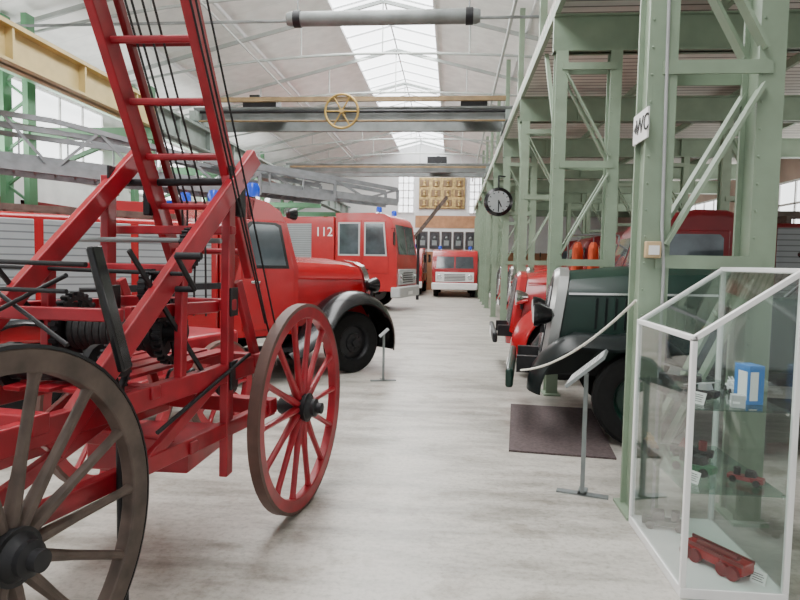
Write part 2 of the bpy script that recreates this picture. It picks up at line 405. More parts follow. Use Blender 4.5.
e=top('toilet_sign','small white plate sign reading WC on a green column','sign',(CX0-.088,3.84,2.33),0)
MB(white).bb(-.010,0,-.14,.14,0,.18).obj('plate',e)
text('WC',.14,TR((-.012,-.045,.09))@Matrix(((0,0,-1,0),(-1,0,0,0),(0,1,0,0),(0,0,0,1))),black,e)
MB(black).prism([(-.012,.065,.125),(-.012,.065,.055),(-.012,.12,.09)],(-.002,0,0)).obj('arrow',e)
MB(grey).tube([(CX0+.05,3.755,0.02),(CX0+.05,3.755,1.55),(CX0+.03,3.755,1.8),(CX0+.0,3.755,4.0)],.010).obj('conduit',label='thin grey electrical conduit on a green column',cat='conduit')
e=top('socket_box','beige electrical socket box mounted on a green column','socket',(CX0-.025,3.715,1.62))
MB(beige).bb(-.045,.045,0,.045,0,.1).obj('box',e,bevel=.006)
MB(white).bb(-.03,.03,-.008,0,.02,.075).obj('flap',e)
e=top('garment_rack','grey steel garment rack between green columns','clothes rack',(2.55,11.25,0))
MB(steel).cyl((-.45,0,0.05),(-.45,0,2.12),.018).cyl((.45,0,.05),(.45,0,2.12),.018).cyl((-.45,0,2.12),(.45,0,2.12),.018).bb(-.47,-.43,-.12,.12,0,.05).bb(.43,.47,-.12,.12,0,.05).obj('frame',e)
for k in range(3):
    x=2.55-.28+k*.28
    e=top('orange_jacket','red-orange work jacket hanging on a rack','jacket',(x,11.25,1.19),1.15,group='orange jackets on the rack')
    RG=((-1,-.6),(-.6,-1),(.6,-1),(1,-.6),(1,.6),(.6,1),(-.6,1),(-1,.6))
    MB(orangec).loft([[V((a*c1,bq*c2,z)) for c1,c2 in RG] for a,bq,z in((.19,.07,0),(.20,.08,.3),(.20,.07,.62),(.15,.06,.74),(.05,.04,.80))]).obj('torso',e)
    for s in(-1,1): MB(orangec).cyl((s*.17,0,.68),(s*.25,0,.1),.055,.04).obj('sleeve',e)
    MB(white).loft([[V((.205*c1,.085*c2,z)) for c1,c2 in RG] for z in(.42,.47)]).obj('reflective_band',e)
    MB(steel).tube([(0,0,.80),(0,0,.88),(0,.02,.93),(0,-.01,.945)],.006,6).obj('hanger',e)
# ---------------------------------------------------------------- cranes
def crane(y,lab,full):
    e=top('overhead_crane',lab,'crane',(0,y,4.76))
    for dy in(-.55,.55):
        b=MB(grimy); b.bb(-6.2,1.3,dy-.07,dy+.07,.06,.10).bb(-6.2,1.3,dy-.03,dy+.03,.1,.36).bb(-6.2,1.3,dy-.07,dy+.07,.34,.38)
        b.obj('bridge_girder',e)
    for x in(-6.1,CX0-.03):
        b=MB(green2).bb(x-.08,x+.08,-.9,.9,0.02,.24)
        for q in(-.75,.75): b.lathe([(0,-.04),(.10,-.04),(.10,.04),(0,.04)],(x,q,.10),(1,0,0),16)
        b.obj('end_carriage',e)
    if full:
        MB(ybrown).bb(-5.9,1.1,-.80,-.72,.46,.56).obj('timber_rail',e)
        MB(ybrown).bb(-5.9,1.1,.70,.76,.66,.72).obj('timber_rail',e)
        MB(iron).cyl((-6,-.7,.25),(1.1,-.7,.25),.035).obj('drive_shaft',e)
        MB(ybrown).cyl((-6,-.78,.02),(1.1,-.78,.02),.02).obj('drive_shaft',e)
        b=MB(brass); b.ring((-2.6,-.85,.22),(0,1,0),.38,.028)
        for k in range(6):
            t=k*pi/3; b.cyl((-2.6,-.85,.22),(-2.6+.38*math.cos(t),-.85,.22+.38*math.sin(t)),.020,seg=6)
        b.cyl((-2.6,-.9,.22),(-2.6,-.55,.22),.05); b.obj('chain_wheel',e)
        b=MB(iron).bb(-5.0,-4.2,-.62,.62,.38,.5); b.lathe([(0,-.3),(.16,-.3),(.16,.3),(0,.3)],(-4.6,0,.62),(1,0,0),16); b.bb(-4.95,-4.7,-.3,.3,.5,.75); b.obj('trolley',e)
        MB(iron).bb(.1,.7,-.62,.62,.38,.52).obj('trolley',e)
    else:
        MB(ybrown).bb(-6,1.1,-.75,-.7,.2,.26).obj('rail',e)
        b=MB(iron).bb(-1.0,-.3,-.6,.6,.38,.62).cyl((-.6,-.62,.5),(-.6,.62,.5),.14); b.obj('trolley',e)
crane(14.6,'overhead bridge crane with twin grey girders and brass chain wheel',True)
crane(22.5,'plain overhead bridge crane with twin grey girders',False)
e=top('tube_light','long grey-green tubular fixture hung below the roof','ceiling light',(-1.05,8.5,4.95))
b=MB(grimy); b.lathe([(0,-1.35),(.08,-1.35),(.10,-1.3),(.10,1.3),(.08,1.35),(0,1.35)],(0,0,0),(1,0,0),20); b.obj('housing',e)
for q in(-1.2,1.2): MB(iron).lathe([(.102,-.05),(.115,-.05),(.115,.05),(.102,.05)],(q,0,0),(1,0,0),20,True).obj('clamp',e)
for q in(-1.2,1.2): MB(steel).cyl((q,0,.1),(q,0,roofz(q-1.05)-4.95),.01).obj('suspension_rod',e)
e=top('station_clock','round double-sided clock with dark rim on a bracket','clock',(1.02,14.2,3.0))
MB(black).lathe([(0,.1),(.26,.1),(.33,.06),(.33,-.06),(.26,-.1),(0,-.1)],(0,0,0),(0,1,0),32).obj('case',e)
MB(dialm).lathe([(0,-.104),(.25,-.104),(.25,-.1)],(0,0,0),(0,1,0),32).obj('dial',e)
MB(dialm).lathe([(0,.104),(.25,.104),(.25,.1)],(0,0,0),(0,1,0),32).obj('dial',e)
for k in range(12):
    t=k*pi/6; MB(black).beam((.20*math.sin(t),-.106,.20*math.cos(t)),(.235*math.sin(t),-.106,.235*math.cos(t)),.02,.004,(0,1,0)).obj('hour_mark',e)
MB(black).beam((0,-.109,.03),(.07,-.109,-.12),.026,.004,(0,1,0)).obj('hour_hand',e)
MB(black).beam((0,-.111,.04),(0,-.111,-.20),.02,.004,(0,1,0)).obj('minute_hand',e)
MB(iron).cyl((0,0,.32),(0,0,.6),.02).cyl((0,0,.6),(.22,.15,.6),.02).obj('bracket',e)
# ---------------------------------------------------------------- wagon wheel
def wagon_wheel(par,loc,yaw,spm,rimm,r=.65,nsp=14,hubm=None):
    M=par.matrix_basis.inverted()@TR(loc)@Matrix.Rotation(yaw,4,'Z')
    w=MB(rimm).lathe([(r-.090,-.028),(r-.012,-.034),(r-.012,.034),(r-.090,.028)],(0,0,0),(1,0,0),56,True).obj('wheel',par,M=M,bevel=.006)
    MB(woodrim if rimm is redm else iron).lathe([(r-.012 if rimm is wood else r-.02,-.035),(r,-.031),(r,.031),(r-.012 if rimm is wood else r-.02,.035)],(0,0,0),(1,0,0),56,True).obj('tyre',w)
    sp=None
    for k in range(nsp):
        t=2*pi*k/nsp; d=V((0,math.cos(t),math.sin(t))); px=V((1,0,0))
        if sp is None:
            b=MB(spm); rings=[]
            for rr,a,c in((.06,.028,.022),(.13,.028,.023),(.30,.019,.018),(r-.12,.019,.017),(r-.085,.025,.021)):
                rings.append([V((a*math.cos(u),0,0))+V((0,rr,0))+V((0,0,c*math.sin(u))) for u in [2*pi*j/10 for j in range(10)]])
            b.loft(rings); sp=b.obj('spoke',w)
        else:
            o=sp.copy(); LINK(o); o.parent=w; o.matrix_basis=Matrix.Rotation(t,4,'X')
    b=MB(hubm or spm); b.lathe([(0,-.14),(.05,-.14),(.065,-.10),(.085,-.04),(.085,.04),(.062,.07),(.05,.09),(0,.09)],(0,0,0),(1,0,0),24); b.obj('hub',w)
    b=MB(iron); b.lathe([(.048,.07),(.056,.07),(.056,.10),(.034,.11),(.034,.14),(0,.145)],(0,0,0),(1,0,0),20)
    b.lathe([(.075,.041),(.09,.041),(.09,.052),(.075,.052)],(0,0,0),(1,0,0),24,True)
    b.obj('hub_cap',w)
    return w
# ---------------------------------------------------------------- ladder cart
E=top('ladder_cart','antique red horse-drawn fire escape ladder cart with wooden spoked wheels','ladder cart',(-1.6,2.7,0))
W=dict(world=True)
AX=-.17
wagon_wheel(E,(-1.35,1.68,.65),AX+.02,wood,wood,hubm=iron)
wagon_wheel(E,(-.93,3.66,.65),AX+.02,redm,redm,hubm=iron)
wagon_wheel(E,(-2.30,3.90,.65),AX+pi,redm,redm,hubm=iron)
wagon_wheel(E,(-2.75,1.93,.65),AX+pi,wood,wood,hubm=iron)
MB(iron).cyl((-.95,3.66,.65),(-2.3,3.90,.65),.03).obj('axle',E,**W)
MB(iron).cyl((-1.38,1.68,.65),(-2.75,1.93,.65),.03).obj('axle',E,**W)
def XN(y): return -1.52+(y-1.7)*.25
def XF(y): return XN(y)-.66
def P3(f,y,z,dx=0): return (f(y)+dx,y,z)
for f in(XN,XF):
    MB(redm).beam(P3(f,1.15,.93),P3(f,3.45,.98),.055,.10).obj('chassis_beam',E,bevel=.006,**W)
    MB(redm).beam(P3(f,1.5,.64),P3(f,3.5,.68),.05,.08).obj('lower_beam',E,bevel=.006,**W)
    MB(redm).beam(P3(f,2.02,.86),P3(f,3.24,2.13,.04),.05,.095).obj('side_frame_strut',E,bevel=.006,**W)
    MB(redm).beam(P3(f,3.05,.42),P3(f,3.08,2.00),.045,.085,(0,1,0)).obj('side_frame_post',E,bevel=.006,**W)
    MB(redm).beam(P3(f,2.70,.94),P3(f,2.72,1.56),.04,.06,(0,1,0)).obj('side_frame_post',E,bevel=.006,**W)
    MB(redm).beam(P3(f,3.05,1.32,-.05),P3(f,2.45,1.33,-.05),.04,.06).obj('side_rail',E,bevel=.006,**W)
    MB(redm).beam(P3(f,3.42,.78),P3(f,3.15,1.45),.035,.055).obj('front_strut',E,bevel=.005,**W)
    MB(redm).beam(P3(f,1.6,.68),P3(f,2.3,.93),.035,.055).obj('lower_brace',E,bevel=.005,**W)
    MB(redm).beam(P3(f,3.0,.96),P3(f,2.5,.68),.035,.055).obj('lower_brace',E,bevel=.005,**W)
    MB(iron).beam(P3(f,2.4,1.6),P3(f,2.95,.9),.012,.020).obj('iron_stay',E,**W)
for (y,z,s) in((1.5,.62,.07),(1.95,.98,.075),(2.5,.98,.06),(3.3,1.0,.075),(3.45,.70,.09),(2.75,.66,.06),(3.06,1.33,.06),(3.06,1.72,.045),(2.72,1.52,.04)):
    MB(redm).beam((XF(y)-.10,y+.13,z),(XN(y)+.04,y,z),s,s).obj('cross_beam',E,bevel=.006,**W)
for k in range(4):
    MB(redm).beam((XF(2.2)+.12+k*.13,2.30,1.02),(XF(3.2)+.12+k*.13,3.30,1.05),.09,.018).obj('deck_slat',E,bevel=.003,**W)
MB(redm).beam((XF(2.3)-.5,2.4,1.33),(XN(2.3)+.02,2.35,1.33),.035,.055).obj('cross_beam',E,bevel=.006,**W)
MB(iron).cyl((XF(3.12),3.2,1.98),(XN(3.12)+.06,3.12,1.98),.020).obj('pivot_shaft',E,**W)
MB(steel).cyl((XF(3)-.1,3.00,1.66),(XN(3)+.04,2.92,1.66),.013).obj('shaft',E,**W)
for f in(XN,XF):
    for (z0,z1) in((1.90,2.05),(1.27,1.42),(.88,1.03)):
        MB(iron).bb(f(3.07)+.022,f(3.07)+.034,3.03,3.13,z0,z1).obj('fitting_plate',E,bevel=.003,**W)
def gear(c,r,th,teeth,m):
    b=MB(m); b.lathe([(r*.82,-th/2),(r*.95,-th/2),(r*.95,th/2),(r*.82,th/2)],c,(1,0,0),40,True)
    for k in range(teeth):
        t=2*pi*k/teeth; M=Matrix.Rotation(t,3,'X'); b.box(V(c)+V((0,r*math.cos(t),r*math.sin(t))),(th,r*.11,r*.1),M)
    for k in range(5):
        t=2*pi*k/5; b.cyl(c,V(c)+V((0,r*.84*math.cos(t),r*.84*math.sin(t))),r*.07,seg=6)
    b.lathe([(0,-th),(r*.2,-th),(r*.2,th),(0,th)],c,(1,0,0),16); return b
xc=(XN(2.75)+XF(2.75))/2
gear((XN(2.75)-.08,2.75,1.22),.15,.035,28,iron).obj('gear_wheel',E,**W)
gear((XN(2.62)-.08,2.62,1.43),.085,.035,18,iron).obj('gear_wheel',E,**W)
gear((XN(2.9)-.10,2.93,1.62),.10,.03,20,iron).obj('gear_wheel',E,**W)
gear((XN(2.4)-.07,2.40,1.10),.11,.03,22,iron).obj('gear_wheel',E,**W)
gear((XF(2.75)+.10,2.75,1.22),.17,.035,28,iron).obj('gear_wheel',E,**W)
b=MB(iron); b.lathe([(0,-.32),(.05,-.32),(.05,-.26),(.13,-.26),(.13,-.23),(.07,-.23),(.07,.18),(.13,.18),(.13,.21),(.05,.21),(.05,.32),(0,.32)],(xc,2.75,1.22),(1,0,0),24); b.obj('winch_drum',E,**W)
b=MB(ropeblk)
for k in range(12): b.ring((xc-.21+k*.034,2.75,1.22),(1,0,0),.082,.017,20,6)
b.obj('wound_rope',E,**W)
b=MB(iron); b.lathe([(0,-.3),(.035,-.3),(.035,-.22),(.10,-.22),(.10,-.19),(.06,-.19),(.06,.16),(.10,.16),(.10,.19),(.035,.19),(.035,.3),(0,.3)],(xc-.08,2.40,1.10),(1,0,0),24); b.obj('winch_drum',E,**W)
x0=XN(2.62)
MB(iron).cyl((x0-.1,2.62,1.43),(x0+.13,2.62,1.43),.014).cyl((x0+.13,2.62,1.43),(x0+.13,2.44,1.58),.012).cyl((x0+.13,2.44,1.58),(x0+.24,2.44,1.58),.016).obj('crank_handle',E,**W)
MB(iron).cyl((-2.5,2.75,1.52),(XN(2.6)+.10,2.58,1.50),.010).obj('control_rod',E,**W)
MB(iron).cyl((-2.3,2.35,1.55),(XN(2.2)+.02,2.15,1.54),.010).obj('control_rod',E,**W)
MB(black).beam((-1.325,2.12,1.61),(-1.235,2.17,1.14),.03,.07,(0,1,0)).obj('lever',E,bevel=.008,**W)
b=MB(iron); b.cyl((-2.1,2.3,1.22),(-1.42,2.1,1.50),.009).cyl((-2.1,2.25,1.44),(-1.42,2.1,1.44),.009).cyl((-2.0,2.3,1.52),(-1.42,2.1,1.24),.009).cyl((-2.1,2.3,1.2),(-2.1,2.3,1.5),.012)
b.obj('rod_bracing',E,**W)
MB(iron).cyl((-1.33,2.3,.03),(-1.33,2.3,.95),.022).lathe([(0,0),(.07,0),(.07,.02),(.03,.05),(0,.05)],(-1.33,2.3,0),(0,0,1),16).obj('support_jack',E,**W)
MB(iron).cyl(P3(XN,3.2,1.05,.04),P3(XN,2.5,.80,.04),.010).obj('brake_rod',E,**W)
b=MB(iron)
for k in range(7): b.ring((XN(3.4)-.20-k*.06,3.42,.84),(1,0,0),.07,.010,14,6)
b.obj('spring_coil',E,**W)
MB(redm).bb(-1.9,-1.35,2.95,3.4,.45,.60).obj('tool_tray',E,bevel=.01,**W)
ld=V((0,-.552,.834)); nrm=V((0,.834,.552))
def lsec(x,w,s0,s1,off,m,rung,dep=.12,th=.045,sp=.29):
    base=V((x,3.27,1.78))+nrm*off
    for sg in(-1,1):
        MB(m).beam(base+ld*s0+V((sg*w/2,0,0)),base+ld*s1+V((sg*w/2,0,0)),th,dep,nrm).obj('ladder_rail',E,bevel=.006,**W)
    s=s0+.15
    while s<s1:
        p=base+ld*s; MB(rung).cyl(p-V((w/2,0,0)),p+V((w/2,0,0)),.018,seg=10).obj('ladder_rung',E,**W); s+=sp
lsec(-1.41,.44,-.35,4.2,0,redm,redm)
lsec(-1.41,.33,-.1,4.2,.10,redd,redd,.05,.03,.29)
for (x0,x1,y0) in((-1.47,-1.47,3.22),(-1.44,-1.42,3.24),(-1.36,-1.37,3.22),(-1.50,-1.50,3.26)):
    MB(ropeblk).cyl(V((x0,y0,1.25)),V((x1,3.27,1.78))+nrm*.02+ld*.1,.006,seg=6).obj('hoisting_rope',E,**W)
    MB(ropeblk).cyl(V((x1,3.27,1.78))+nrm*.02+ld*.1,V((x1,3.27,1.78))+ld*4.2+nrm*.02,.006,seg=6).obj('hoisting_rope',E,**W)
for (a,c) in(((-1.03,3.45,.95),(-1.17,1.2,4.9)),((-1.0,3.5,.95),(-1.13,1.2,4.95)),((-1.08,3.4,1.2),(-1.21,1.25,4.8))): MB(iron).cyl(a,c,.0055,seg=6).obj('stay_cable',E,**W)
for x in(-1.66,-1.16): MB(iron).bb(x-.02,x+.02,3.14,3.24,1.80,2.06).obj('ladder_pivot',E,bevel=.006,**W)

E2=top('hand_pump_cart','small red hand-drawn pump cart with spoked wheels','cart',(-2.5,5.3,0))
wagon_wheel(E2,(-2.05,5.2,.42),-.3,redm,redm,r=.42,nsp=12,hubm=iron)
wagon_wheel(E2,(-3.1,5.5,.42),-.3+pi,redm,redm,r=.42,nsp=12,hubm=iron)
MB(iron).cyl((-2.05,5.2,.42),(-3.1,5.5,.42),.03).obj('axle',E2,**W)
MB(redm).box((-2.6,5.3,.68),(.75,1.1,.4),Matrix.Rotation(-.3,3,'Z')).obj('tub',E2,bevel=.03,**W)
MB(iron).cyl((-2.6,5.3,.88),(-2.6,5.3,1.25),.09).beam((-2.9,4.7,1.3),(-2.3,5.9,1.3),.04,.06).cyl((-3.0,4.6,1.3),(-2.8,4.8,1.3),.02).obj('pump_lever',E2,**W)

# ---------------------------------------------------------------- vehicles
def arc(cx,cz,r,a0,a1,n=12): return [(cx+r*math.cos(math.radians(a0+(a1-a0)*k/n)),cz+r*math.sin(math.radians(a0+(a1-a0)*k/n))) for k in range(n+1)]
def tyre_wheel(par,x,y,r,w,rimm,side):
    wl=MB(rubber).lathe([(r*.58,-w*.42),(r*.72,-w*.5),(r*.93,-w*.46),(r,-w*.32),(r,w*.32),(r*.93,w*.46),(r*.72,w*.5),(r*.58,w*.42)],(0,0,0),(0,1,0),36,True).obj('wheel',par,M=TR((x,y,r)))
    s=side; b=MB(rimm); b.lathe([(r*.60,s*w*.44),(r*.56,s*w*.36),(r*.52,s*w*.15),(r*.32,s*w*.30),(r*.30,s*w*.42),(r*.14,s*w*.46),(r*.12,s*w*.62),(0,s*w*.64)],(0,0,0),(0,1,0),28)
    b.lathe([(r*.60,-s*w*.42),(r*.5,-s*w*.1),(0,-s*w*.1)],(0,0,0),(0,1,0),28)
    b.m(iron)
    for k in range(8):
        t=k*pi/4; b.cyl((r*.23*math.cos(t),s*w*.40,r*.23*math.sin(t)),(r*.23*math.cos(t),s*w*.50,r*.23*math.sin(t)),.014,seg=6)
    b.obj('rim',wl)
def blue_light(par,c,s=1):
    MB(blue).lathe([(.075*s,.0),(.078*s,.10*s),(.06*s,.15*s),(0,.165*s)],c,(0,0,1),18).obj('blue_light',par)
    MB(chrome).lathe([(0,-.04*s),(.085*s,-.04*s),(.085*s,.0),(0,.0)],c,(0,0,1),18).obj('light_base',par)
def headlamp(par,c,r,shell,stalk=True):
    h=MB(shell).lathe([(0,-.16),(r*.55,-.13),(r*.9,-.05),(r,0),(r,.03),(r*.9,.03)],c,(1,0,0),24).obj('headlamp',par)
    MB(lens).lathe([(0,.045),(r*.6,.04),(r*.9,.025)],c,(1,0,0),24).obj('lens',h)
    if stalk: MB(iron).cyl((c[0]-.05,c[1],c[2]-r*.7),(c[0]-.05,c[1],c[2]-r*1.5),.02).obj('bracket',h)
def old_truck(name,label,loc,ang,hood,cabm,fend,rimm,cab=True,bodym=None,gr=chrome,blen=5.2,group=None,light=True,hw=.46,bx=.86,lamp=None,zh=1.52,ex=0.,fr=.66,lampz=1.19,lv_n=12,bw=1.0,bz=.48,lamp_y=.64,lamp_x=.60,shut_all=False,fw=1.04,wr=.43,lvm=None,fd=.17,swept=0.,mirror=True,cl=2.47,bt=2.15,cbev=.09,bh=.14):
    e=top(name,label,'fire truck',loc,ang,group); bodym=bodym or cabm
    for s in(-1,1): MB(iron).bb(-blen,bx-.02,s*.36-.04,s*.36+.04,.52,.68).obj('frame_rail',e)
    for x in(0,-4): MB(iron).bb(x-.06,x+.06,-.8,.8,.38,.48).obj('axle',e)
    zt=zh
    def ring(x,w,z0,z,sh=0.): return [V((x-(zz-.6)*sh,y,zz)) for y,zz in((-w,z0),(-w*1.02,1.12),(-w*1.0,z-.30),(-w*.95,z-.17),(-w*.82,z-.07),(-w*.5,z-.015),(0,z+.015),(w*.5,z-.015),(w*.82,z-.07),(w*.95,z-.17),(w*1.0,z-.30),(w*1.02,1.12),(w,z0))]
    MB(hood).loft([ring(-.95,hw*1.35,.68,zt+.04),ring(-.5,hw*1.2,.68,zt+.03),ring(.1,hw*1.08,.68,zt+.01),ring(.56+ex,hw*.95,.68,zt-.04,.14)]).obj('hood',e)
    b=MB(gr); b.loft([ring(.57+ex,hw*1.0,.58,zt-.01,.14),ring(.66+ex,hw*1.0,.58,zt-.01,.14),ring(.70+ex,hw*.93,.60,zt-.04,.14)]); b.obj('radiator_shell',e)
    b=MB(iron).loft([ring(.70+ex,hw*.80,.68,zt-.10,.14),ring(.708+ex,hw*.80,.68,zt-.10,.14)])
    b.m(chrome)
    for k in range(9): y=-.30+k*.075; b.beam((.70+ex,y,.72),(.612+ex,y,1.36),.012,.012)
    b.obj('grille',e)
    for s in(-1,1):
        if lv_n:
            lv=MB(lvm or black)
            for k in range(lv_n):
                x=-.74+k*.085; ww=hw*(1.20-.26*(x+.5)/1.1)
                lv.beam((x,s*(ww*1.0+.012),.98),(x-.01,s*(ww*1.0+.008),1.27),.022,.03,(0,1,0))
            lv.obj('louvre_panel',e)
        MB(chrome if hood is not red else hood).beam((-.93,s*hw*1.36,1.33),(.45+ex,s*hw*.97,1.30),.012,.02).obj('hood_trim',e)
        if swept: p=[(swept,.44),(swept-.01,.54),(swept-.05,.66),(swept-.13,.78),(swept-.26,.89),(swept-.42,.965)]+arc(.04,.42,fr,72,152,12)
        else: p=arc(.04,.42,fr,-12,152,18)
        p+=[(-.12-fr*.95,.60),(-.30-fr*.95,.49),(-.42-fr*.95,.45)]
        f=MB(fend); y0,y1=(.44,fw) if s>0 else(-fw,-.44); f.fs=-1
        f.fender(p,y0,y1,fd,.02,2.4); f.obj('front_fender',e)
        if not swept: MB(fend).xz([(.56,.55)]+arc(.04,.42,.50,15,150,10)+[(-.56,.60),(-.56,.76),(-.33,.90),(.0,.93),(.35,.86),(.52,.70)],s*.47,s*.50).obj('fender_apron',e)
        else: MB(fend).xz([(swept-.04,.50),(swept-.10,.66),(swept-.25,.82),(swept-.45,.90),(.2,.93),(.0,.93),(-.33,.86),(-.50,.72),(-.56,.55)]+arc(.04,.42,.46,165,20,10),s*.47,s*.50).obj('fender_apron',e)
        MB(iron).bb(-2.4,-1.0,s*.55,s*.98,.40,.44).obj('running_board',e)
        headlamp(e,(lamp_x,s*lamp_y,lampz),.11,lamp or chrome)
        tyre_wheel(e,0,s*.82,wr,.20,rimm,s); tyre_wheel(e,-4.0,s*.80,.43,.26,rimm,s)
    MB(dkgreen if hood is dkgreen else(fend if fend is black else iron)).prism([(bx,-bw,bz),(bx+.07,-bw,bz),(bx+.07,-bw,bz+bh),(bx,-bw,bz+bh)],(0,2*bw,0)).obj('bumper',e,bevel=.025,seg=3)
    MB(white).bb(bx+.073,bx+.082,-.26,.26,bz+.01,bz+.13).obj('number_plate',e)
    if cab:
        prof=[(-.93,.62),(-.93,1.45),(-1.10,2.02),(-1.20,2.18),(-1.38,2.28),(-1.65,2.33),(-cl+.45,2.32),(-cl+.2,2.24),(-cl+.05,2.08),(-cl,1.85),(-cl,.62)]
        c=MB(cabm); c.xz(prof,-.93,.93); c.obj('cab',e,bevel=cbev,seg=5)
        dr=-min(2.05,cl-.28)
        for s in(-1,1):
            d=MB(cabm).xz([(-1.0,.70),(-1.0,1.45),(-1.16,2.05),(dr,2.05),(dr,.70)],s*.92,s*.95).obj('door',e,bevel=.012)
            MB(black if light else cabm).xz([(-1.08,1.46),(-1.20,2.0),(-1.28,2.03),(dr+.10,2.03),(dr+.04,1.98),(dr+.04,1.46)],s*.94,s*.952).obj('window_frame',d)
            MB(glassmid).xz([(-1.13,1.5),(-1.24,1.97),(-1.30,2.0),(dr+.13,2.0),(dr+.08,1.95),(dr+.08,1.5)],s*.945,s*.958).obj('side_window',d,bevel=.0)
            MB(chrome).bb(dr+.1,dr+.22,s*.95,s*.985,1.28,1.31).obj('door_handle',d,bevel=.005)
            if mirror:
                m=MB(black).tube([(-1.0,s*.94,1.5),(-.85,s*1.12,1.62),(-.85,s*1.12,1.85)],.010); m.lathe([(0,-.015),(.07,-.015),(.07,.015),(0,.015)],(-.85,s*1.12,1.90),(1,0,.0),18); m.obj('mirror',e)
            n0=V((-.93,0,1.45));n1=V((-1.10,0,2.02)); nn=V((.67,0,.19)).normalized()*.012
            a,c2=(n0+(n1-n0)*.1),(n0+(n1-n0)*.94)
            MB(glassmid).prism([a+V((0,s*.05,0)),a+V((0,s*.76,0)),c2+V((0,s*.74,0)),c2+V((0,s*.05,0))],nn).obj('windshield',e)
        if light:
            for s in(-1,1):
                blue_light(e,(-1.40,s*.58,2.36),1.15)
                MB(black).lathe([(0,-.09),(.055,-.07),(.08,0),(.08,.03),(0,.04)],(-.98,s*.86,2.16),(1,0,0),16).obj('spotlight',e)
        x1=-cl-.03
        MB(bodym).bb(-blen,x1,-.98,.98,.72,bt).obj('body',e,bevel=.04)
        for s in(-1,1):
            k=0;x=x1-.1
            while x-.85>-blen:
                d=MB(shutm if (k%2==0 or shut_all) else bodym).bb(x-.8,x,s*.975,s*1.0,.95,bt-.06).obj('locker_door',e,bevel=.008)
                MB(chrome).bb(x-.45,x-.35,s*1.0,s*1.02,1.1,1.13).obj('handle',d); x-=.88;k+=1
            f=MB(fend); f.fs=-1
            f.fender(arc(-4.0,.43,.56,5,175,12),*((.62,1.05) if s>0 else(-1.05,-.62)),.06,.025); f.obj('rear_fender',e)
        b=MB(wood)
        for yy in(.35,.75): b.bb(-blen+.1,x1,yy-.02,yy+.02,bt+.1,bt+.17)
        for q in range(9): b.cyl((-blen+.3+q*.27,.35,bt+.13),(-blen+.3+q*.27,.75,bt+.13),.016,seg=6)
        b.bb(-blen+.3,-blen+.36,.2,.9,bt,bt+.1).bb(x1-.3,x1-.24,.2,.9,bt,bt+.1)
        b.obj('roof_ladder',e)
    else:
        MB(hood).bb(-2.4,-.95,-.72,.72,.68,1.32).obj('cowl',e,bevel=.06,seg=3)
        MB(iron).bb(-2.3,-1.75,-.66,.66,1.3,1.45).bb(-2.4,-2.25,-.66,.66,1.4,1.85).obj('seat',e,bevel=.04)
        b=MB(black); b.ring((-1.55,.35,1.62),(-.5,0,1),.2,.015); b.cyl((-1.55,.35,1.62),(-1.2,.35,1.25),.016); b.obj('steering_wheel',e)
        MB(bodym).bb(-blen,-2.45,-.98,.98,.72,1.55).obj('body',e,bevel=.04)
        for s in(-1,1):
            f=MB(fend); f.fs=-1
            f.fender(arc(-4.0,.43,.56,5,175,12),*((.62,1.05) if s>0 else(-1.05,-.62)),.06,.025); f.obj('rear_fender',e)
    return e
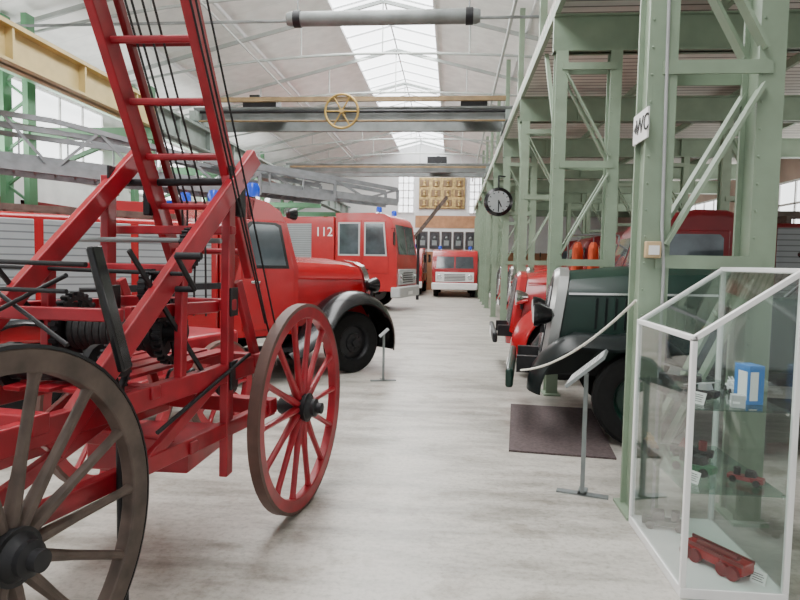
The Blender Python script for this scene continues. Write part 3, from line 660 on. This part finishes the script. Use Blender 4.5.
def modern_truck(label,loc,ang,H=2.95,cabm=red,blen=6.0,crew=True,bump=ltgrey,bodyH=None,txt=None,S=1.,group=None,body=True,ax2=-4.2,bodym=None,bev=.10):
    e=top('fire_truck',label,'fire truck',loc,ang,group); bodyH=bodyH or H+.05; bodym=bodym or cabm
    cx=-.80 if crew else -1.0
    for s in(-1,1): MB(iron).bb(-blen,1.0,s*.4-.05,s*.4+.05,.6,.8).obj('frame_rail',e)
    MB(iron).bb(-.06,.06,-.9,.9,.42,.55).obj('axle',e)
    wz=1.75 if H>2.7 else 1.5
    prof=[(1.22,.62),(1.30,.75),(1.30,wz),(1.14,H-.32),(1.04,H-.14),(.86,H-.04),(.5,H),(cx,H),(cx,.62),(-.62,.62)]+[(x,z) for x,z in arc(0,.5,.62,170,10,8)]+[(.65,.62)]
    MB(cabm).xz(prof,-1.18,1.18).obj('cab',e,bevel=bev,seg=5)
    MB(bump).bb(1.1,1.42,-1.2,1.2,.42,.78).obj('bumper',e,bevel=.05)
    MB(bump).bb(1.295,1.33,-1.0,1.0,.84,1.34).obj('grille_panel',e,bevel=.02)
    for k in range(5): MB(iron).bb(1.33,1.345,-.55,.55,.90+k*.075,.93+k*.075).obj('grille_slot',e)
    for s in(-1,1):
        h=MB(chrome).lathe([(0,0),(.13,0),(.13,.05),(.11,.06)],(1.325,s*.80,1.08),(1,0,0),20).obj('headlamp',e)
        MB(lens).lathe([(0,.055),(.11,.045)],(1.325,s*.80,1.08),(1,0,0),20).obj('lens',h)
        n0=V((1.30,0,wz));n1=V((1.14,0,H-.32)); nn=V((.99,0,.14))*.015
        a,c2=(n0+(n1-n0)*.06),(n0+(n1-n0)*.96)
        MB(glassdk).prism([a+V((0,s*.04,0)),a+V((0,s*.98,0)),c2+V((0,s*.94,0)),c2+V((0,s*.04,0))],nn).obj('windshield',e)
        MB(iron).beam(a+V((.03,s*.2,0)),a+V((.0,s*.6,.35)),.012,.012).obj('wiper',e)
        doors=[(1.02,.16)]+([(.10,-.74)] if crew else [])
        for (xa,xb) in doors:
            d=MB(cabm).xz([(xa,1.2),(xa,wz),(xa-.12 if xa>.5 else xa,H-.24),(xb,H-.24),(xb,1.2)],s*1.17,s*1.20).obj('door',e,bevel=.012)
            MB(ltgrey).xz([(xa-.05,wz+.0),(xa-.15 if xa>.5 else xa-.04,H-.30),(xb+.04,H-.30),(xb+.04,wz+.0)],s*1.19,s*1.206).obj('window_frame',d)
            MB(glassmid).xz([(xa-.10,wz+.05),(xa-.2 if xa>.5 else xa-.1,H-.35),(xb+.09,H-.35),(xb+.09,wz+.05)],s*1.195,s*1.213).obj('door_window',d)
            MB(black).bb(xb+.08,xb+.2,s*1.2,s*1.23,1.3,1.33).obj('door_handle',d)
        b=MB(black).tube([(1.1,s*1.18,H-.5),(1.25,s*1.34,H-.5),(1.25,s*1.34,wz+.3)],.012); b.bb(1.23,1.27,s*1.27,s*1.40,wz+.35,wz+.75); b.obj('mirror',e)
        MB(white).bb(cx+.05,.9,s*1.18,s*1.187,1.22,1.26).obj('white_stripe',e)
        tyre_wheel(e,0,s*1.0,.5,.28,bump if bump is ltgrey else red,s)
        if body: tyre_wheel(e,ax2,s*1.0,.5,.4,bump if bump is ltgrey else red,s)
        blue_light(e,(.55,s*.8,H+.04),1.2)
    MB(white).bb(1.42,1.43,-.26,.26,.5,.61).obj('number_plate',e)
    if body:
        MB(bodym).xz([(cx-.05,.75),(cx-.05,bodyH),(-blen,bodyH),(-blen,.75),(ax2-.65,.75)]+arc(ax2,.5,.65,165,15,8)+[(ax2+.7,.75)],-1.2,1.2).obj('body',e,bevel=bev*.6,seg=3)
        for s in(-1,1):
            x=cx-.85 if txt else cx-.15
            while x-1.05>-blen:
                MB(shutm).bb(x-1.0,x,s*1.19,s*1.215,1.2,bodyH-.22).obj('roller_shutter',e); x-=1.12
        if txt:
            for s in(-1,1):
                M=TR((cx-.40,s*1.205,bodyH-.50))@(Matrix.Rotation(pi/2,4,'X') if s<0 else Matrix.Rotation(pi,4,'Z')@Matrix.Rotation(pi/2,4,'X'))
                text(txt,.42,M,white,e)
    if S!=1: e.matrix_basis=e.matrix_basis@Matrix.Scale(S,4)
    return e
D=math.radians
old_truck('vintage_fire_truck','vintage red fire truck with rounded cab, black fenders and blue beacons',(-2.00,8.92,0),D(46),red,red,black,iron,lamp=black,hw=.51,zh=1.58,fr=.74,lampz=1.22,bw=.62,bx=.74,shut_all=True,fw=1.06,lv_n=0,mirror=False,cl=2.0,bt=1.98,cbev=.20,blen=5.0,lamp_x=.55)
old_truck('vintage_fire_truck','dark green vintage truck with silver radiator surround on brown mat',(1.76,6.14,0),D(173),dkgreen,dkgreen,satin,dkgreen,cab=False,bodym=black,light=False,gr=silver,bx=1.10,lamp=black,zh=1.54,ex=.16,lampz=1.10,lamp_y=.56,lamp_x=.90,lv_n=14,bz=.44,bw=.80,bh=.18,fr=.56,fw=.97,wr=.41,lvm=satin,fd=.10,swept=.98)
old_truck('vintage_fire_truck','red vintage fire truck with long body under the gallery',(1.55,9.15,0),D(178),red,redd,red,redd,blen=6.0,light=False,gr=red,zh=1.46,lampz=1.1,bw=.85,bx=.88)
for y in(12.75,16.1,19.6):
    old_truck('vintage_fire_truck','red vintage fire truck parked between green columns',(2.1,y,0),D(180),red,redd,black if y<15 else red,redd,light=False,group='trucks under the gallery',bw=.7,bx=.8)
modern_truck('lighter red crew-cab fire engine with light grey bumper marked 112',(-2.78,20.3,0),D(-12),H=3.12,txt='112',blen=5.6,cabm=redp,bodyH=3.0,bev=.22)
modern_truck('small red fire truck with white bumper facing down the aisle',(.10,28.3,0),D(-90),H=2.5,crew=False,blen=5,S=.86,bump=white)
modern_truck('red fire truck partly hidden beyond the crew-cab engine',(-2.45,29.3,0),D(-90),H=2.6,crew=False,blen=4.5,S=.86,bump=white)
LA=D(34.8)
X_TIP=4.85
lt=modern_truck('red turntable ladder truck with long aluminium extending ladder',(-5.30,9.92,0),LA,H=2.42,crew=True,blen=4.6,bodyH=2.05,ax2=-3.5)
def aer(name,X0,X1,w,h0,h1,z0,m=alu,step=.62,r=.034,diag=True):
    b=MB(m); n=int(abs(X1-X0)/step)
    def zb(x): return 2.60+z0+(X_TIP-x)*.047
    def hh(t): return h0+(h1-h0)*max(0,(t-.45)/.55)
    for s in(-1,1):
        y=s*w/2
        P=[V((X0+(X1-X0)*k/n,y,zb(X0+(X1-X0)*k/n))) for k in range(n+1)]
        T=[p+V((0,0,hh(k/n))) for k,p in enumerate(P)]
        b.beam(P[0],P[-1],r*1.6,r*4.0)
        for k in range(n): b.beam(T[k],T[k+1],r*1.6,r*2.2)
        if s<0 and diag:
            for k in range(n):
                a,c=(P[k],T[k+1]) if k%2==0 else (T[k],P[k+1])
                b.beam(a,c,r*.8,r*1.3)
        elif s<0:
            for k in range(0,n): b.beam(P[k],T[k],r*.7,r*1.2)
        b.cyl(P[-1],T[-1],r,seg=6)
    nr=int(abs(X1-X0)/.28)
    for k in range(nr+1):
        x=X0+(X1-X0)*k/nr; b.cyl((x,-w/2,zb(x)),(x,w/2,zb(x)),r*.6,seg=6)
    return b.obj(name,lt)
aer('aerial_ladder_section',-3.9,1.9,.86,.74,.36,0)
aer('aerial_ladder_section',-3.7,3.4,.72,.46,.30,.12,diag=False)
aer('aerial_ladder_section',1.2,4.85,.52,.34,.26,.20)
MB(red).cyl((-3.8,0,2.05),(-3.8,0,2.35),.75,seg=32).bb(-4.3,-3.2,-.52,-.44,2.35,3.3).bb(-4.3,-3.2,.44,.52,2.35,3.3).obj('turntable',lt,bevel=.01)
MB(steel).bb(.2,.3,-.3,.3,2.42,2.82).obj('ladder_rest',lt)
e=top('wooden_ladder','brown wooden ladder leaning up above a parked truck','ladder',(-1.75,25.2,0))
p0,p1=V((-.1,0,2.30)),V((1.45,0,4.3))
for q in(-.22,.22): MB(wood).beam(p0+V((0,q,0)),p1+V((0,q,0)),.05,.12).obj('rail',e)
for k in range(9):
    q=p0+(p1-p0)*(k+.5)/9; MB(wood).cyl(q-V((0,.22,0)),q+V((0,.22,0)),.02,seg=6).obj('rung',e)
MB(iron).beam((.3,0,0),(.3,0,2.8),.12,.12).obj('stand',e)
# ---------------------------------------------------------------- mat, stands, rope
M=Matrix.Rotation(D(-6),3,'Z')
MB(mata).box((1.02,5.80,.008),(.86,1.70,.016),M).obj('floor_mat',label='dark brown textile mat under the dark green truck',cat='mat')
def stand(loc,rz,lab,h=.80,sc=1.):
    e=top('information_stand',lab,'information stand',loc,rz)
    MB(steel).bb(-.03,.03,-.17,.17,0,.012).bb(-.12,.03,-.03,.03,0,.012).obj('base',e)
    MB(steel).bb(-.014,.014,-.014,.014,.012,h).obj('post',e)
    Mx=TR((0,.0,h+.04*sc))@Matrix.Rotation(D(42),4,'X')@Matrix.Scale(sc,4)
    bd=MB(steel).bb(-.20,.20,-.155,.155,-.014,.006).obj('board',e,M=Mx)
    MB(grey).bb(-.19,.19,-.145,.145,.006,.008).obj('paper_sheet',bd)
    for k in range(7): MB(black).bb(-.15,.15-.02*(k%3),.10-k*.03,.104-k*.03,.008,.009).obj('printed_line',bd)
    return e
stand((.92,4.12,0),D(-107),'grey steel information stand with tilted text board',.84)
stand((-.88,7.80,0),D(-76),'low grey information stand beside the vintage truck',.62,.5)
P=[V((1.13,3.80,1.36)),V((.62,5.30,.64))]; pts=[]
for k in range(25):
    t=k/24; q=P[0].lerp(P[1],t); q.z-=.10*4*t*(1-t); pts.append(q)
MB(ropewhite).tube(pts,.009,8).obj('barrier_rope',label='white barrier rope sagging from green column to truck bumper',cat='rope')
# ---------------------------------------------------------------- display case
cx0,cx1,cy0,cy1=1.11,1.60,2.86,3.70; zl,zh=1.24,1.56
E3=top('display_case','white-framed glass display case with slanted glass lid','display case',((cx0+cx1)/2,(cy0+cy1)/2,0))
t=.026
MB(white).bb(cx0,cx1,cy0,cy1,0,.05).obj('base',E3,bevel=.004,**W)
for x,h in((cx0,zl),(cx1,zh)):
    for y in(cy0,cy1):
        MB(white).bb(x-(t if x==cx1 else 0),x+(t if x==cx0 else 0),y-(t if y==cy1 else 0),y+(t if y==cy0 else 0),.05,h).obj('frame_post',E3,bevel=.003,**W)
    xx=x+(t/2 if x==cx0 else -t/2)
    MB(white).bb(xx-t/2,xx+t/2,cy0,cy1,h-t/2,h+t/2).obj('top_rail',E3,bevel=.003,**W)
for y in(cy0+t/2,cy1-t/2):
    MB(white).beam((cx0+t/2,y,zl),(cx1-t/2,y,zh),t,t).obj('sloping_rail',E3,bevel=.003,**W)
MB(glass).bb(cx0+.008,cx0+.012,cy0+t,cy1-t,.05,zl-t/2).obj('glass_pane',E3,**W)
MB(glass).bb(cx1-.012,cx1-.008,cy0+t,cy1-t,.05,zh-t/2).obj('glass_pane',E3,**W)
for y in(cy0+.01,cy1-.01):
    MB(glass).prism([(cx0+t,y-.002,.05),(cx1-t,y-.002,.05),(cx1-t,y-.002,zh-.03),(cx0+t,y-.002,zl-.005)],(0,.004,0)).obj('glass_pane',E3,**W)
MB(glass).prism([(cx0+t,cy0+t,zl+.012),(cx1-t,cy0+t,zh-.008),(cx1-t,cy0+t,zh-.004),(cx0+t,cy0+t,zl+.016)],(0,cy1-cy0-2*t,0)).obj('glass_lid',E3,**W)
for z in(.50,.90):
    MB(shglass).bb(cx0+.015,cx1-.015,cy0+.03,cy1-.03,z,z+.007).obj('glass_shelf',E3,**W)
    for x in(cx0+.02,cx1-.02):
        for y in(cy0+.06,cy1-.06): MB(chrome).cyl((x,y,z-.015),(x,y,z),.008).obj('shelf_support',E3,**W)
def toy(label,loc,rz,c1,c2,L=.2,kind='ladder',grp=None,zf=1.):
    e=top('toy_vehicle',label,'toy',loc,rz); s=L/.2
    MB(c1).bb(-.1*s,.03*s,-.03*s,.03*s,.018*s,.045*s).bb(.03*s,.1*s,-.028*s,.028*s,.018*s,.05*s).obj('body',e,bevel=.003*s)
    if kind!='wagon': MB(c2).xz([(.0,.045*s),(.0,.085*s),(.045*s,.085*s),(.06*s,.05*s)],-.027*s,.027*s).obj('cab',e,bevel=.003*s)
    for x in((-.065,.065) if kind!='wagon' else (-.075,-.045,.045,.075)):
        for y in(-1,1): 
            MB(c2 if kind=='wagon' else black).lathe([(0,-.008*s),(.02*s,-.008*s),(.02*s,.008*s),(0,.008*s)],(x*s,y*.032*s,.02*s),(0,1,0),16).obj('wheel',e)
    if kind=='ladder':
        b=MB(c2)
        for y in(-.012,.012): b.beam((-.1*s,y*s,.055*s),(.09*s,y*s,.10*s),.004*s,.006*s)
        for k in range(9): b.cyl((-.09*s+k*.021*s,-.012*s,.058*s+k*.005*s),(-.09*s+k*.021*s,.012*s,.058*s+k*.005*s),.002*s,seg=5)
        b.obj('ladder',e)
    elif kind=='wagon':
        for y in(-.027,.027): MB(c2).bb(-.1*s,.1*s,y*s-.003*s,y*s+.003*s,.045*s,.055*s).obj('side_board',e)
        MB(c2).cyl((-.06*s,0,.05*s),(.07*s,0,.054*s),.009*s).obj('hose_reel',e)
    else:
        MB(c2).cyl((-.05*s,0,.045*s),(-.05*s,0,.09*s),.02*s).obj('boiler',e)
    return e
zs1,zs2,zb=.907,.507,.05
toy('long low red toy fire wagon on the case floor',(1.37,3.10,zb),D(-58),red,redd,.34,'wagon')
toy('black toy steam engine on the lower glass shelf',(1.36,3.44,zs2),D(150),iron,redd,.22,'steam')
toy('green toy vehicle on the lower glass shelf',(1.27,3.18,zs2),D(-50),toygreen,iron,.22,'steam')
toy('dark red toy fire pump on the lower glass shelf',(1.47,3.05,zs2),D(-40),redd,iron,.16,'steam')
toy('dark toy open car with chrome trim on the upper shelf',(1.28,3.16,zs1),D(-55),iron,grey,.18,'ladder')
toy('dark grey toy ladder truck on the upper shelf',(1.30,3.50,zs1),D(160),iron,steel,.22,'ladder')
toy('pale grey toy truck on the upper glass shelf',(1.50,3.30,zs1),D(80),ltgrey,palegrey,.15,'ladder')
toy('yellow toy ladder tower on the lower shelf',(1.19,3.60,zs2),D(90),ybrown,brass,.14)
toy('dark green toy engine on the case floor',(1.26,3.53,zb),D(165),dkgreen,iron,.24,'steam')
for (x,y,r_,sx,sy,sz,mm,lab) in((1.47,3.07,10,.04,.055,.19,toyblue,'blue and white upright model box on the glass shelf'),(1.37,2.96,-15,.03,.025,.06,ltgrey,'small light grey model box on the glass shelf')):
    e=top('model_kit_box',lab,'toy box',(x,y,zs1),D(r_))
    MB(mm).bb(-sx,sx,-sy,sy,0,sz).obj('box_body',e,bevel=.002)
    MB(white).bb(-sx-.002,-sx,-sy*.8,sy*.4,.02,sz-.03).obj('label_panel',e)
    MB(white).bb(-sx*.8,sx*.2,-sy-.002,-sy,.02,sz-.03).obj('label_panel',e)
for (x,y,z,r,lab) in((1.20,3.00,zs1,-60,'small white caption card on the upper shelf'),(1.20,3.02,zs2,-60,'small white caption card on the lower shelf'),(1.5,2.95,zb,-50,'small white caption card on the case floor')):
    e=top('caption_card',lab,'card',(x,y,z),D(r))
    MB(paper).prism([(-.035,0,0),(.035,0,0),(.035,.02,.055),(-.035,.02,.055)],(0,.003,0)).obj('card',e)
    for k in range(4):
        h=.012+k*.01; MB(black).bb(-.025,.025-.006*(k%2),h*.36-.002,h*.36+.001,h,h+.002).obj('printed_line',e)
# ---------------------------------------------------------------- lights, world, camera
wd=bpy.data.worlds.new('World'); bpy.context.scene.world=wd; wd.use_nodes=True
bg=wd.node_tree.nodes['Background']; bg.inputs['Color'].default_value=(.98,.99,1,1); bg.inputs['Strength'].default_value=1.0
def area(loc,sx,sy,en,rot=(0,0,0),col=(1,1,1)):
    l=bpy.data.lights.new('area','AREA'); l.shape='RECTANGLE'; l.size=sx;l.size_y=sy;l.energy=en;l.color=col
    o=bpy.data.objects.new('skylight_and_side_fill',l); LINK(o); o.location=loc;o.rotation_euler=rot; return o  # shared by the skylight's daylight and the added side fill lamps
area((RX,15,7.9),2.4,34,2350,(0,0,0),(1,.99,.97))
area((XL+.15,13,4.4),2.0,26,1150,(0,D(-110),0),(1,.995,.98))  # added fill along the left windows, tilted up to lift the ceiling
area((XR-.1,14,3.3),1.6,28,620,(0,D(95),0),(1,.98,.95))  # added fill lamp at the right wall, brightens the gallery underside
cam=bpy.data.cameras.new('Camera'); cam.sensor_width=36; cam.lens=27; cam.clip_start=.05
co=bpy.data.objects.new('Camera',cam); LINK(co)
yaw,pit,rol=D(4.95),D(3.62),D(1.0)
fh=V((-math.sin(yaw),math.cos(yaw),0)); r0=V((math.cos(yaw),math.sin(yaw),0)); F=fh*math.cos(pit)-V((0,0,1))*math.sin(pit); U=fh*math.sin(pit)+V((0,0,1))*math.cos(pit)
r1=r0*math.cos(rol)+U*math.sin(rol); u1=U*math.cos(rol)-r0*math.sin(rol)
co.matrix_world=Matrix(((r1.x,u1.x,-F.x,0),(r1.y,u1.y,-F.y,0),(r1.z,u1.z,-F.z,1.57),(0,0,0,1)))
bpy.context.scene.camera=co
